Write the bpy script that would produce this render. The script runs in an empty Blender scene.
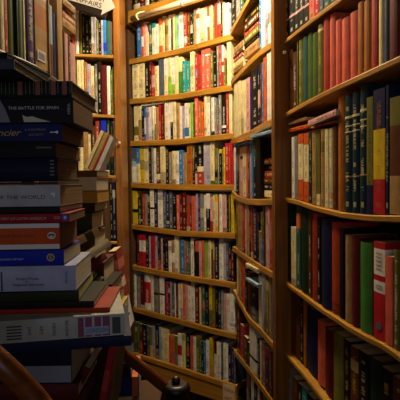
import bpy, math, random
from mathutils import Matrix, Vector
random.seed(7)
sc = bpy.context.scene
col = sc.collection

# ------------------------------------------------------------------ camera
CAMZ = 1.6
F = 500.0
CM = Matrix.Rotation(math.radians(90) - math.atan(20/F), 4, 'X') @ Matrix.Rotation(-0.012, 4, 'Z')
cam = bpy.data.cameras.new('camera'); cam.sensor_width = 36; cam.lens = 36*F/400
cam.clip_start = .02
camo = bpy.data.objects.new('camera', cam); col.objects.link(camo)
camo.matrix_world = Matrix.Translation((0, 0, CAMZ)) @ CM
sc.camera = camo
cam.dof.use_dof = False

def ray(px, py):
    return CM.to_3x3() @ Vector(((px-200)/F, (200-py)/F, -1))
def at(px, py, Y):                      # measured point at a known distance
    r = ray(px, py); return Vector((0, 0, CAMZ)) + r*(Y/r.y)

# ------------------------------------------------------------------ colours
def lin(h):
    h = h.lstrip('#'); v = [int(h[i:i+2], 16)/255 for i in (0, 2, 4)]
    return tuple(x/12.92 if x <= .04045 else ((x+.055)/1.055)**2.4 for x in v)
PAL = {'w': ('white', 'e6e2d6'), 'c': ('cream', 'e2d4a0'), 't': ('tan', 'a88552'), 'y': ('yellow', 'd0b020'),
 'o': ('orange', 'cf5a22'), 'r': ('red', 'b3202a'), 'd': ('maroon', '5a1418'), 'k': ('salmon', 'cc6a5e'),
 'p': ('purple', '3a2360'), 'b': ('blue', '2f74b8'), 'n': ('navy', '151d42'), 's': ('slate', '4e586a'),
 'g': ('green', '3f7a34'), 'h': ('dark green', '17301f'), 'e': ('teal', '2b8f8c'), 'l': ('light blue', '8fb4cc'),
 'v': ('lavender', 'a8a2bb'), 'G': ('grey', '85827b'), 'K': ('black', '17140f'), 'N': ('brown', '5a3418'),
 'O': ('olive', '6d6a2a'), 'L': ('lime green', '86b540'), 'q': ('pink', 'd0a09a'), 'R': ('brick red', 'a83a2a'),
 'S': ('coral', 'd4614c'), 'M': ('moss green', '4d6426'), 'T': ('blue-green', '2f5a50'), 'U': ('ochre', 'a8641e'),
 'V': ('dark navy', '0f2c38'), 'W': ('bright blue', '1a2fd0')}
RGB = {k: lin(v[1]) for k, v in PAL.items()}
def lum(c): return .3*c[0]+.6*c[1]+.1*c[2]

# ------------------------------------------------------------------ materials
def new_mat(name):
    m = bpy.data.materials.new(name); m.use_nodes = True
    nt = m.node_tree; b = nt.nodes['Principled BSDF']
    return m, nt, b
def N(nt, t, **kw):
    n = nt.nodes.new(t)
    for k, v in kw.items():
        if k in n.inputs: n.inputs[k].default_value = v
        else: setattr(n, k, v)
    return n
def mth(nt, op, a, b=None, c=None):
    n = nt.nodes.new('ShaderNodeMath'); n.operation = op
    for i, x in enumerate((a, b, c)):
        if x is None: continue
        if isinstance(x, (int, float)): n.inputs[i].default_value = x
        else: nt.links.new(x, n.inputs[i])
    return n.outputs[0]
def mix(nt, fac, a, b, bt='MIX'):
    n = nt.nodes.new('ShaderNodeMix'); n.data_type = 'RGBA'; n.blend_type = bt
    for i, x in ((0, fac), (6, a), (7, b)):
        if isinstance(x, (int, float)): n.inputs[i].default_value = x
        elif isinstance(x, tuple): n.inputs[i].default_value = (*x, 1)
        else: nt.links.new(x, n.inputs[i])
    return n.outputs[2]

def cover_material():
    m, nt, b = new_mat('book_cover')
    base = N(nt, 'ShaderNodeAttribute', attribute_name='base_colour')
    acc = N(nt, 'ShaderNodeAttribute', attribute_name='letter_colour')
    uv = N(nt, 'ShaderNodeUVMap', uv_map='spine'); uv2 = N(nt, 'ShaderNodeUVMap', uv_map='metric')
    s1 = N(nt, 'ShaderNodeSeparateXYZ'); nt.links.new(uv.outputs[0], s1.inputs[0])
    s2 = N(nt, 'ShaderNodeSeparateXYZ'); nt.links.new(uv2.outputs[0], s2.inputs[0])
    u, v, z, seed = s1.outputs[0], s1.outputs[1], s2.outputs[0], s2.outputs[1]
    cb = N(nt, 'ShaderNodeCombineXYZ')
    nt.links.new(mth(nt, 'MULTIPLY', u, 2.2), cb.inputs[0])
    nt.links.new(mth(nt, 'MULTIPLY', z, 260.), cb.inputs[1])
    nt.links.new(mth(nt, 'MULTIPLY', seed, 97.), cb.inputs[2])
    no = N(nt, 'ShaderNodeTexNoise', Scale=1.0, Detail=1.5); nt.links.new(cb.outputs[0], no.inputs['Vector'])
    letters = mth(nt, 'GREATER_THAN', no.outputs[0], .47)
    # words: slow variation along the spine gives gaps
    cw = N(nt, 'ShaderNodeCombineXYZ')
    nt.links.new(mth(nt, 'MULTIPLY', z, 26.), cw.inputs[1]); nt.links.new(mth(nt, 'MULTIPLY', seed, 31.), cw.inputs[2])
    nw = N(nt, 'ShaderNodeTexNoise', Scale=1.0, Detail=0.0); nt.links.new(cw.outputs[0], nw.inputs['Vector'])
    words = mth(nt, 'GREATER_THAN', nw.outputs[0], .46)
    du = mth(nt, 'ABSOLUTE', mth(nt, 'SUBTRACT', u, .5))
    inu = mth(nt, 'LESS_THAN', du, .18)
    inv = mth(nt, 'LESS_THAN', mth(nt, 'ABSOLUTE', mth(nt, 'SUBTRACT', v, .54)), .36)
    mask = mth(nt, 'MULTIPLY', mth(nt, 'MULTIPLY', letters, words), mth(nt, 'MULTIPLY', inu, inv))
    mark = mth(nt, 'MULTIPLY', mth(nt, 'LESS_THAN', mth(nt, 'ABSOLUTE', mth(nt, 'SUBTRACT', v, .07)), .022), mth(nt, 'LESS_THAN', du, .2))
    mask = mth(nt, 'MAXIMUM', mask, mark)
    mask = mth(nt, 'MULTIPLY', mask, acc.outputs['Alpha'])
    # rubbing and fading of the cloth
    tc = N(nt, 'ShaderNodeTexCoord')
    n2 = N(nt, 'ShaderNodeTexNoise', Scale=22., Detail=5.); nt.links.new(tc.outputs['Object'], n2.inputs['Vector'])
    cr = N(nt, 'ShaderNodeMapRange'); cr.inputs[1].default_value = .3; cr.inputs[2].default_value = .75
    cr.inputs[3].default_value = .72; cr.inputs[4].default_value = 1.15
    nt.links.new(n2.outputs[0], cr.inputs[0])
    vm = N(nt, 'ShaderNodeVectorMath', operation='SCALE')
    nt.links.new(mix(nt, mask, base.outputs['Color'], acc.outputs['Color']), vm.inputs[0]); nt.links.new(cr.outputs[0], vm.inputs['Scale'])
    nt.links.new(vm.outputs[0], b.inputs['Base Color'])
    b.inputs['Roughness'].default_value = .55
    b.inputs['Specular IOR Level'].default_value = .14
    return m
def page_material():
    m, nt, b = new_mat('paper_pages')
    uv2 = N(nt, 'ShaderNodeUVMap', uv_map='metric')
    mp = N(nt, 'ShaderNodeVectorMath', operation='MULTIPLY'); mp.inputs[1].default_value = (900, 3, 1)
    nt.links.new(uv2.outputs[0], mp.inputs[0])
    no = N(nt, 'ShaderNodeTexNoise', Scale=1., Detail=2.); nt.links.new(mp.outputs[0], no.inputs['Vector'])
    cr = N(nt, 'ShaderNodeMapRange'); cr.inputs[1].default_value = .35; cr.inputs[2].default_value = .65
    cr.inputs[3].default_value = .65; cr.inputs[4].default_value = 1.05
    nt.links.new(no.outputs[0], cr.inputs[0])
    base = N(nt, 'ShaderNodeAttribute', attribute_name='base_colour')
    vm = N(nt, 'ShaderNodeVectorMath', operation='SCALE')
    nt.links.new(base.outputs['Color'], vm.inputs[0]); nt.links.new(cr.outputs[0], vm.inputs['Scale'])
    nt.links.new(vm.outputs[0], b.inputs['Base Color']); b.inputs['Roughness'].default_value = .9
    b.inputs['Specular IOR Level'].default_value = .1
    return m
def wood_material(name, c1, c2, rough=.42, axis=(3, 60, 60)):
    m, nt, b = new_mat(name)
    tc = N(nt, 'ShaderNodeTexCoord')
    mp = N(nt, 'ShaderNodeVectorMath', operation='MULTIPLY'); mp.inputs[1].default_value = axis
    nt.links.new(tc.outputs['Object'], mp.inputs[0])
    no = N(nt, 'ShaderNodeTexNoise', Scale=1., Detail=4., Roughness=.6); nt.links.new(mp.outputs[0], no.inputs['Vector'])
    n3 = N(nt, 'ShaderNodeTexNoise', Scale=6., Detail=3.); nt.links.new(tc.outputs['Object'], n3.inputs['Vector'])
    f = mth(nt, 'MULTIPLY_ADD', no.outputs[0], .7, mth(nt, 'MULTIPLY', n3.outputs[0], .3))
    cr = N(nt, 'ShaderNodeMapRange'); cr.inputs[1].default_value = .35; cr.inputs[2].default_value = .65
    nt.links.new(f, cr.inputs[0])
    nt.links.new(mix(nt, cr.outputs[0], lin(c1), lin(c2)), b.inputs['Base Color'])
    b.inputs['Roughness'].default_value = rough
    bp = N(nt, 'ShaderNodeBump', Strength=.15, Distance=.002); nt.links.new(no.outputs[0], bp.inputs['Height'])
    nt.links.new(bp.outputs[0], b.inputs['Normal'])
    return m
def plain(name, hexc, rough=.6, metal=0., noise=.1):
    m, nt, b = new_mat(name)
    tc = N(nt, 'ShaderNodeTexCoord')
    no = N(nt, 'ShaderNodeTexNoise', Scale=30., Detail=3.); nt.links.new(tc.outputs['Object'], no.inputs['Vector'])
    c = lin(hexc)
    nt.links.new(mix(nt, no.outputs[0], tuple(x*(1-noise) for x in c), tuple(min(1, x*(1+noise)) for x in c)), b.inputs['Base Color'])
    b.inputs['Roughness'].default_value = rough; b.inputs['Metallic'].default_value = metal
    return m
COVER = cover_material(); PAGE = page_material()
SHELF = wood_material('golden_shelf_wood', '8a5f1c', 'bd8a32', .38)
STILE = wood_material('amber_upright_wood', '6a4012', '9a6420', .35, (60, 60, 3))
DARKW = wood_material('dark_back_wood', '34200e', '523416', .6)
CHAIRW = wood_material('chair_wood', '4a2408', '78400f', .3)
BLACKW = plain('blackened_wood', '150c08', .4)
BRASS = plain('brass', 'e4dab4', .35, .0)
INK = {}
def ink(h):
    if h not in INK: INK[h] = plain('ink_'+h, h, .5, 0, .04)
    return INK[h]

# ------------------------------------------------------------------ mesh builder
class MB:
    def __init__(s): s.v = []; s.f = []; s.m = []; s.b = []; s.a = []; s.uv = []; s.uw = []
    def quad(s, pts, mi, base, acc=(0, 0, 0, 0), uv=None, uw=None, M=None):
        i = len(s.v)
        for p in pts: s.v.append(tuple((M @ Vector(p))) if M else tuple(p))
        s.f.append(tuple(range(i, i+len(pts)))); s.m.append(mi); s.b.append((*base, 1)); s.a.append(acc)
        s.uv.append(uv or [(-1, -1)]*len(pts)); s.uw.append(uw or [(0, 0)]*len(pts))
    def mesh(s, name, mats):
        me = bpy.data.meshes.new(name); me.from_pydata(s.v, [], s.f)
        for m in mats: me.materials.append(m)
        me.polygons.foreach_set('material_index', s.m)
        me.color_attributes.new('base_colour', 'FLOAT_COLOR', 'CORNER')
        me.color_attributes.new('letter_colour', 'FLOAT_COLOR', 'CORNER')
        me.uv_layers.new(name='spine'); me.uv_layers.new(name='metric')
        B = []; A = []; U = []; W = []
        for i, f in enumerate(s.f):
            for j in range(len(f)):
                B += s.b[i]; A += s.a[i]; U += s.uv[i][j]; W += s.uw[i][j]
        me.color_attributes['base_colour'].data.foreach_set('color', B); me.color_attributes['letter_colour'].data.foreach_set('color', A)
        me.uv_layers['spine'].data.foreach_set('uv', U); me.uv_layers['metric'].data.foreach_set('uv', W)
        me.update(); return me
PAGEC = [lin('d8cca6'), lin('c8b88c'), lin('dcd4b8'), lin('b8a278')]

def book_cover(mb, t, h, d, base, bands=(), acc=(1, 1, 1, .8), hard=False, seed=0., M=None, mi=0):
    b = .0028 if hard else .0009
    b = min(b, t*.2)
    n = 5 if t > .008 else 2
    bul = min(.12*t, .005) if hard else min(.05*t, .001)
    O = [(0, d)] + [(t*i/n, bul*(1-math.sin(math.pi*i/n))) for i in range(n+1)] + [(t, d)]
    I = [(b, d)] + [(b+(t-2*b)*i/n, b+bul*(1-math.sin(math.pi*i/n))) for i in range(n+1)] + [(t-b, d)]
    cuts = sorted({0., 1., *[x for bb in bands for x in bb[:2]]})
    for k in range(len(cuts)-1):
        v0, v1 = cuts[k], cuts[k+1]; c = base
        for bb in bands:
            if bb[0] <= (v0+v1)/2 <= bb[1]: c = bb[2]
        z0, z1 = v0*h, v1*h
        for i in range(len(O)-1):
            p, q = O[i], O[i+1]
            spine = 1 <= i <= n
            uv = uw = None
            if spine:
                uv = [(p[0]/t, v0), (q[0]/t, v0), (q[0]/t, v1), (p[0]/t, v1)]
                uw = [(z0, seed), (z0, seed), (z1, seed), (z1, seed)]
            mb.quad([(p[0], p[1], z0), (q[0], q[1], z0), (q[0], q[1], z1), (p[0], p[1], z1)], mi, c, acc, uv, uw, M)
            p, q = I[i], I[i+1]
            mb.quad([(q[0], q[1], z0), (p[0], p[1], z0), (p[0], p[1], z1), (q[0], q[1], z1)], mi, base, acc, None, None, M)
    for i in range(len(O)-1):
        a, b2, c2, d2 = O[i], O[i+1], I[i+1], I[i]
        mb.quad([(a[0], a[1], h), (b2[0], b2[1], h), (c2[0], c2[1], h), (d2[0], d2[1], h)], mi, base, acc, None, None, M)
        mb.quad([(d2[0], d2[1], 0), (c2[0], c2[1], 0), (b2[0], b2[1], 0), (a[0], a[1], 0)], mi, base, acc, None, None, M)
    for a, c2 in ((O[0], I[0]), (I[-1], O[-1])):
        mb.quad([(a[0], d, 0), (a[0], d, h), (c2[0], d, h), (c2[0], d, 0)], mi, base, acc, None, None, M)
def book_pages(mb, t, h, d, hard=False, seed=0., M=None, mi=0, pc=None):
    b = min(.0028 if hard else .0009, t*.2); ov = .003 if hard else .0006
    bul = min(.12*t, .005) if hard else min(.05*t, .001)
    c = pc or PAGEC[int(seed*1000) % 4]
    x0, x1, y0, y1, z0, z1 = b+.0001, t-b-.0001, b+bul+.0002, d-ov, ov, h-ov
    P = lambda x, y, z: (x, y, z)
    def q(pts, uw): mb.quad(pts, mi, c, (0, 0, 0, 0), None, uw, M)
    q([(x0, y0, z1), (x1, y0, z1), (x1, y1, z1), (x0, y1, z1)], [(x0, y0), (x1, y0), (x1, y1), (x0, y1)])
    q([(x0, y1, z0), (x1, y1, z0), (x1, y0, z0), (x0, y0, z0)], [(x0, y1), (x1, y1), (x1, y0), (x0, y0)])
    q([(x1, y1, z0), (x0, y1, z0), (x0, y1, z1), (x1, y1, z1)], [(x1, z0), (x0, z0), (x0, z1), (x1, z1)])
    q([(x0, y0, z0), (x1, y0, z0), (x1, y0, z1), (x0, y0, z1)], [(x0, z0), (x1, z0), (x1, z1), (x0, z1)])
    q([(x0, y1, z0), (x0, y0, z0), (x0, y0, z1), (x0, y1, z1)], [(x0, 0)]*4)
    q([(x1, y0, z0), (x1, y1, z0), (x1, y1, z1), (x1, y0, z1)], [(x1, 0)]*4)

def link(name, me, parent=None, M=None):
    o = bpy.data.objects.new(name, me); col.objects.link(o)
    if parent: o.parent = parent
    if M is not None: o.matrix_local = M
    return o
def tag(o, label, cat, group=None):
    o['label'] = label; o['category'] = cat
    if group: o['group'] = group
    return o
def empty(name, M): 
    o = bpy.data.objects.new(name, None); col.objects.link(o); o.matrix_world = M; o.empty_display_size = .02
    return o
def boxmesh(name, bs, mat, bevel=.0):
    v = []; f = []
    for (x0, x1, y0, y1, z0, z1) in bs:
        i = len(v)
        v += [(x0, y0, z0), (x1, y0, z0), (x1, y1, z0), (x0, y1, z0), (x0, y0, z1), (x1, y0, z1), (x1, y1, z1), (x0, y1, z1)]
        f += [tuple(i+k for k in q) for q in ((3, 2, 1, 0), (4, 5, 6, 7), (0, 1, 5, 4), (1, 2, 6, 5), (2, 3, 7, 6), (3, 0, 4, 7))]
    me = bpy.data.meshes.new(name); me.from_pydata(v, [], f); me.materials.append(mat)
    if bevel:
        import bmesh
        bm = bmesh.new(); bm.from_mesh(me); bmesh.ops.bevel(bm, geom=bm.edges[:], offset=bevel, segments=2, affect='EDGES', clamp_overlap=True); bm.to_mesh(me); bm.free()
    return me
def tubemesh(name, pts, radii, mat, seg=14):
    v = []; f = []; pts = [Vector(p) for p in pts]
    for i, p in enumerate(pts):
        t = (pts[min(i+1, len(pts)-1)]-pts[max(i-1, 0)]).normalized()
        up = Vector((0, 0, 1)) if abs(t.z) < .95 else Vector((1, 0, 0))
        a = t.cross(up).normalized(); b = a.cross(t)
        for k in range(seg):
            w = 2*math.pi*k/seg; v.append(tuple(p+radii[i]*(math.cos(w)*a+math.sin(w)*b)))
    for i in range(len(pts)-1):
        for k in range(seg):
            f.append((i*seg+k, i*seg+(k+1) % seg, (i+1)*seg+(k+1) % seg, (i+1)*seg+k))
    f.append(tuple(range(seg))[::-1]); f.append(tuple((len(pts)-1)*seg+k for k in range(seg)))
    me = bpy.data.meshes.new(name); me.from_pydata(v, [], f); me.materials.append(mat)
    for p in me.polygons: p.use_smooth = len(p.vertices) == 4
    return me
def smooth_path(pts, n=6):
    pts = [Vector(p) for p in pts]; out = []
    for i in range(len(pts)-1):
        p0 = pts[max(i-1, 0)]; p1 = pts[i]; p2 = pts[i+1]; p3 = pts[min(i+2, len(pts)-1)]
        for k in range(n):
            t = k/n
            out.append(.5*((2*p1)+(p2-p0)*t+(2*p0-5*p1+4*p2-p3)*t*t+(-p0+3*p1-3*p2+p3)*t**3))
    out.append(pts[-1]); return out

# ------------------------------------------------------------------ shelf walls
class Wall:
    def __init__(s, p0, p1):
        s.o = Vector((p0[0], p0[1], 0)); u = Vector((p1[0]-p0[0], p1[1]-p0[1], 0)); s.L = u.length; s.u = u.normalized()
        s.n = Vector((-s.u.y, s.u.x, 0))          # into the case
        s.M = Matrix(((s.u.x, s.n.x, 0, s.o.x), (s.u.y, s.n.y, 0, s.o.y), (0, 0, 1, 0), (0, 0, 0, 1)))
    def hit(s, px, py, off=0.):
        r = ray(px, py); c = Vector((0, 0, CAMZ)); o = s.o+s.n*off
        t = (o-c).dot(s.n)/r.dot(s.n); p = c+r*t
        return (p-s.o).dot(s.u), p.z
def interp(poly, u):
    if u <= poly[0][0]: a, b = poly[0], poly[1]
    elif u >= poly[-1][0]: a, b = poly[-2], poly[-1]
    else:
        for i in range(len(poly)-1):
            if poly[i][0] <= u <= poly[i+1][0]: a, b = poly[i], poly[i+1]; break
    return a[1]+(b[1]-a[1])*(u-a[0])/(b[0]-a[0])
def shelf_board(name, wall, poly, u0, u1, depth, th, root, mat=SHELF):
    us = sorted({u0, u1, *[p[0] for p in poly if u0 < p[0] < u1], *[u0+(u1-u0)*k/12 for k in range(13)]})
    v = []; f = []
    for u in us:
        z = interp(poly, u)-.0012; e = .003
        v += [(u, e, z), (u, 0, z-e), (u, 0, z-th+e), (u, e, z-th), (u, depth, z-th), (u, depth, z)]
    for i in range(len(us)-1):
        for k in range(6): f.append((i*6+k, i*6+(k+1) % 6, (i+1)*6+(k+1) % 6, (i+1)*6+k))
    f.append((5, 4, 3, 2, 1, 0)); f.append(tuple((len(us)-1)*6+k for k in range(6)))
    me = bpy.data.meshes.new(name); me.from_pydata(v, [], [q[::-1] for q in f]); me.materials.append(mat)
    link(name, me, root)

ALL = []     # every book, decided on afterwards
def parse(spec):
    out = []
    for ent in spec.replace('\n', ' ').split(';'):
        e = ent.split()
        if len(e) < 4: continue
        d = {'c': e[0], 'x0': float(e[1]), 'x1': float(e[2]), 'top': float(e[3]), 'bands': [], 'acc': None, 'hard': False, 'txt': .45, 'lean': 0., 'in': None}
        for o in e[4:]:
            if o[0] == 'B':
                a, b, c = o[1:].split(','); d['bands'].append((float(a), float(b), RGB[c]))
            elif o[0] == 'A': d['acc'] = o[1]
            elif o == 'H': d['hard'] = True
            elif o == 'n': d['txt'] = 0.
            elif o[0] == 'l': d['lean'] = float(o[1:])
            elif o[0] == 'i': d['in'] = float(o[1:])
        out.append(d)
    return out
W_REF = [None]
def accent(c, a=None):
    if a: return RGB[a]
    L = lum(RGB[c])
    if L > .25: return RGB[random.choice('KnNdK')]
    return RGB[random.choice('wcwcy')]
def row(wall, poly_px, spec, where, case, dep=(.125, .16), hard=0., setback=.006, big=False):
    poly = [wall.hit(*p, setback+.004) for p in poly_px]
    bs = parse(spec)
    prev = None; items = []
    for d in bs:
        ym = interp(poly_px, (d['x0']+d['x1'])/2)
        mid = (d['top']+ym)/2
        ins = d['in'] if d['in'] is not None else setback+random.uniform(0, .008 if wall is not W_REF[0] else .004)
        ua = wall.hit(d['x0'], mid, ins)[0]; ub = wall.hit(d['x1'], mid, ins)[0]
        if prev is not None and ua < prev+.0004: ua = prev+.0004
        if ub-ua < .004: ub = ua+.004
        prev = ub
        if not d['bands'] and d['txt'] and random.random() < .45:
            v_ = random.choice(((0, .12), (.8, 1.), (.7, .84), (.12, .2), (.35, .6), (.0, .3)))
            cc = random.choice('wcKnroGbtg' if lum(RGB[d['c']]) < .25 else 'GtKsRoOnc')
            d['bands'].append((v_[0], v_[1], tuple(.5*x+.5*y for x, y in zip(RGB[cc], RGB[d['c']]))))
        zb = max(interp(poly, ua), interp(poly, ub))+.0003
        zt = wall.hit((d['x0']+d['x1'])/2, d['top'], ins)[1]
        t, h = ub-ua, max(zt-zb, .08)
        dp = random.uniform(*dep)
        M = wall.M @ Matrix.Translation((ua, ins, zb))
        if d['lean']:
            M = M @ Matrix.Rotation(math.radians(d['lean']), 4, 'Y')
        it = dict(c=d['c'], t=t, h=h, d=dp, M=M, bands=d['bands'], acc=(*accent(d['c'], d['acc']), d['txt']),
            hard=d['hard'] or random.random() < hard, area=(d['x1']-d['x0'])*(ym-d['top']), where=where, case=case,
            big=big or (d['x1']-d['x0'])*(ym-d['top']) > 520, x0=d['x0'], x1=d['x1'], seed=random.random())
        items.append(it)
    n = len(items)
    for i, it in enumerate(items):
        it['L'] = PAL[items[i-1]['c']][0] if i and it['x0']-items[i-1]['x1'] < 3 else None
        it['R'] = PAL[items[i+1]['c']][0] if i < n-1 and items[i+1]['x0']-it['x1'] < 3 else None
        it['i'] = i; it['n'] = n
        ALL.append(it)
    return poly, items
def flat_on(wall, x0, x1, y0, y1, c, where, case, label, off=.02, dep=.12, rot=0):
    """a book lying flat, spine to the front"""
    xm = (x0+x1)/2
    ua = wall.hit(x0, (y0+y1)/2, off)[0]; ub = wall.hit(x1, (y0+y1)/2, off)[0]
    zb = wall.hit(xm, y1, off)[1]; zt = wall.hit(xm, y0, off)[1]
    t = max(zt-zb, .004)
    L = Matrix(((0, 0, -1, 0), (0, 1, 0, 0), (1, 0, 0, 0), (0, 0, 0, 1)))
    M = wall.M @ Matrix.Translation((ub, off, zb)) @ Matrix.Rotation(rot, 4, 'Y') @ L
    ALL.append(dict(c=c, t=t, h=ub-ua, d=dep, M=M, bands=[], acc=(*accent(c), .8), hard=False, area=(x1-x0)*(y1-y0)+60, where=where, case=case,
                    big=False, x0=x0, x1=x1, seed=random.random(), label=label))
ORD = ['first', 'second', 'third', 'fourth', 'fifth', 'sixth', 'seventh', 'eighth', 'ninth', 'tenth', 'eleventh', 'twelfth', 'thirteenth', 'fourteenth', 'fifteenth', 'sixteenth', 'seventeenth', 'eighteenth', 'nineteenth', 'twentieth',
       'twenty-first', 'twenty-second', 'twenty-third', 'twenty-fourth', 'twenty-fifth', 'twenty-sixth', 'twenty-seventh', 'twenty-eighth', 'twenty-ninth', 'thirtieth', 'thirty-first', 'thirty-second', 'thirty-third', 'thirty-fourth', 'thirty-fifth', 'thirty-sixth']

# ============ BACK CASE
BACK = Wall((-.424, 3.26), (.157, 2.80))
S = {
 0: [(133, 10), (180, -5), (228, -21)],
 1: [(133, 59), (180, 48.5), (228, 35)],
 2: [(133, 99), (180, 93.5), (228, 85.5)],
 3: [(133, 141), (180, 139), (232, 133)],
 4: [(133, 182.5), (180, 184.5), (233, 184.5)],
 5: [(131, 223.5), (158, 227.5), (182, 230.5), (234, 232.5)],
 6: [(131, 264), (160, 270), (182, 274), (210, 278.5), (235, 282)],
 7: [(129, 305), (160, 313.5), (182, 319), (210, 327), (236, 333)],
 8: [(129, 350), (160, 360), (182, 367), (210, 376), (235, 384)]}
R = {}
R[0] = "K 133 139 -8; d 139 145 -6; w 145 149 -9; K 149 157 -12; N 157 163 -14; K 163 171 -14; w 171 174 -20; d 174 183 -20; O 183 192 -24"
R[1] = """b 137 140.8 24; o 141.2 143.5 23 B0.3,0.6,w; q 143.5 146.2 22 Ar; c 146.2 148.6 32; T 148.8 152 22; w 152 155.5 23 B0.85,1,e Ae; w 155.5 158.3 24 As;
 o 158.8 161.6 18 B0.2,0.8,c AN; c 161.6 164.5 16; t 164.5 168 17 AN B0.5,0.75,O; w 168 171 15 As; K 171 172.5 19; c 172.5 174.7 14 Ag; L 174.7 176.6 14 n; l 176.8 179.2 15; w 179.2 182.8 12;
 R 183 186.6 12 B0.1,0.3,q; N 186.6 190 12; K 190.2 192.5 11 ; T 192.5 193.8 13; t 193.8 196 9 AO; w 196 199.5 8 Ar B0.7,0.85,o; c 199.8 204.5 8 AN; w 204.5 207 6 Ao; o 207 209.4 6 B0.4,0.7,w; c 209.6 212.6 5 Ag; O 212.6 214.3 7;
 R 214.5 217 2 n; q 217 220.6 0 B0,0.35,R Ar; K 220.8 222.2 3; c 222.2 224.4 2; w 224.6 229 3 AG"""
R[2] = """c 132.3 138.3 60 AN; c 138.5 144.6 60 AN; K 145 149 63 Aw; d 149.2 151.4 62 ; R 151.5 154.2 66 B0.3,0.7,q; c 154.4 158.5 66 ; s 158.8 163.4 58 n;
 w 164 167.6 55 B0,0.5,c; c 167.8 171 54 B0,0.45,L Ag; w 171.2 174.6 54 B0,0.25,L; c 174.8 178.3 53 n; g 178.5 181.8 57 B0.6,1,c n; e 182.2 185.6 61 Aw; e 185.8 189.6 61; c 190.2 194.4 48.5 Ad;
 r 194.6 197.6 54; R 197.8 201 55 AK; S 201.4 205 50 Aw; S 205.2 210 47 Aw B0.8,0.83,w; O 210.4 213 51; K 213.2 216.4 52; G 216.8 218.4 46; R 218.6 221.4 45; w 221.5 223.4 45 B0,0.35,R B0.5,0.6,R; O 223.5 225.6 58; N 225.8 226.8 60; c 227 231 41.5 n"""
R[3] = """c 134 138 105 B0.15,0.4,O; t 138.2 141.2 106 B0.6,1,c; n 141.4 144 108 Aw; b 144 145.6 108 B0.2,0.7,w; v 145.8 148.6 107 As; w 148.8 151.6 107 As; w 151.8 154 106; O 154.2 155.6 108 B0.5,1,c; t 155.8 158.2 107 AN;
 r 158.4 161 105 ; d 161.2 164 105; w 164.6 168.6 99.5 AG; w 168.8 170 99.5 n; n 170.2 172.4 101 B0.45,1,w; c 172.8 175.8 101.5 AO; t 176 179.4 103; w 179.6 182 106 AN; v 182.2 184.2 106 Ar; w 184.6 188.6 103 B0.05,0.3,b Ab; c 188.8 190.2 103; L 190.3 193 102.5 n;
 h 193 194 104; S 194.2 197.8 97 Aw; U 198 200.8 101 ; o 201 203.6 102 Aw; c 204 206.4 95; w 206.6 209.8 94.5 AG; O 210 211 96; w 211.2 214 97.5 B0,0.1,n AG; G 214.2 216.4 98; s 216.6 218.4 98; G 218.6 221 95; K 221.4 225.8 91.5 B0.14,0.2,w Aw; R 226 228.6 91 Aw; c 229 232 88 n"""
R[4] = """s 131.4 136 147 B0,0.45,w B0.45,0.6,l Aw; b 136.2 139.6 148 B0,0.55,c Aw; y 140 144 144.5 Ag; c 144.2 148.6 146 AN; K 148.8 151 148; G 151.2 153.4 147; w 153.6 156 148 AN; N 156.2 159.6 145 B0.1,0.25,c; c 160.2 164.8 145 AO; K 165 168.6 145 Ac;
 G 168.8 171.6 152; c 171.8 175.4 151 B0,0.15,t; w 175.6 178.4 151 AN; b 178.8 182.6 150 Aw; G 182.8 184 153; t 184.2 186.6 152.5; U 187 192.2 142.8 AN B0.5,0.56,R; K 192.6 194.6 141 B0.6,1,O; K 194.8 197 141.5 B0,0.25,q ; K 197.2 203 141.5 B0,0.3,R B0.3,0.42,c Aw; 
 v 203.6 206.4 139 AG; v 206.6 209.8 138 As; c 210.2 214 139 AK B0,0.08,g; O 214.4 217.6 148 B0.2,0.4,K; G 217.8 219 150; K 219.2 221.6 149 B0.88,1,y; O 221.8 223 150; y 223.2 225 147; r 225.2 228.6 143 Aw; R 228.8 230 143; r 230.2 233.2 139 AK"""
R[5] = """y 132 137 191 Ac B0.35,0.45,K; h 138 141.5 197; r 142 144.6 194; G 144.8 147.2 194; K 147.4 149.8 196; w 150 154 188 AK B0.45,0.5,K; n 154.2 157.4 189 Aw; w 157.8 162.6 188 AG; s 163 166 190 Aw; n 166.2 169 190; s 169.2 172.4 191; K 172.6 176.2 192 Aw;
 S 176.5 179 195 Aw; d 179.2 182.4 193; d 182.6 185.8 192; K 185.8 186.4 195; R 186.6 189 195 AU; N 189.2 191.4 196; S 191.7 195.4 196; v 195.8 197.8 193; p 198 200 193; G 200.2 203.8 193 AK; w 204 205.8 194 ; K 206 210 193.5 B0.6,1,w; q 210.2 212.6 197 B0,0.3,r Ar;
 c 212.8 214.6 195; y 214.8 217.4 194.5 B0.15,0.8,c AK; R 217.6 218.8 194 n; w 219.2 222 194; q 222.2 226.4 194 Ad; K 226.8 228.2 196; O 228.4 230 195; y 230.8 233.8 192 AK"""
R[6] = """d 137 139 234 ; r 139.2 145.4 234 B0.45,0.8,w AK; K 145.8 148.6 236; v 148.8 150.6 236; r 150.8 155 235 Ad; v 155.2 157.2 236; n 157.4 160 238; q 160.2 162.6 238 Ad; K 162.8 164.8 240; K 165 168 240 Aw; w 168.4 171 241 AN; t 171.2 174 240 B0.3,0.6,w;
 w 174.4 177.6 234 AG; c 177.8 179 235 n; O 179.2 180.4 238; b 180.6 184.4 240 Aw; R 184.6 186 241; g 186.3 188.8 241 Aw; s 189 190.4 242; w 190.6 193.8 238 AK; K 194 195 240; S 195.2 198.8 241 B0,0.7,K; q 199 201.4 241; S 201.6 204.2 241 ; L 204.4 207.6 240.5 Ag; c 207.8 210.8 240 AN;
 N 211 212.2 242; y 212.4 214.2 241 B0,0.5,U; n 214.6 218.2 238; w 218.7 223.2 236 AK; v 223.4 226 242 ; s 226.2 228.4 243; K 228.6 231 244; d 231.2 233.6 250; K 233.8 235 243 n"""
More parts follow.
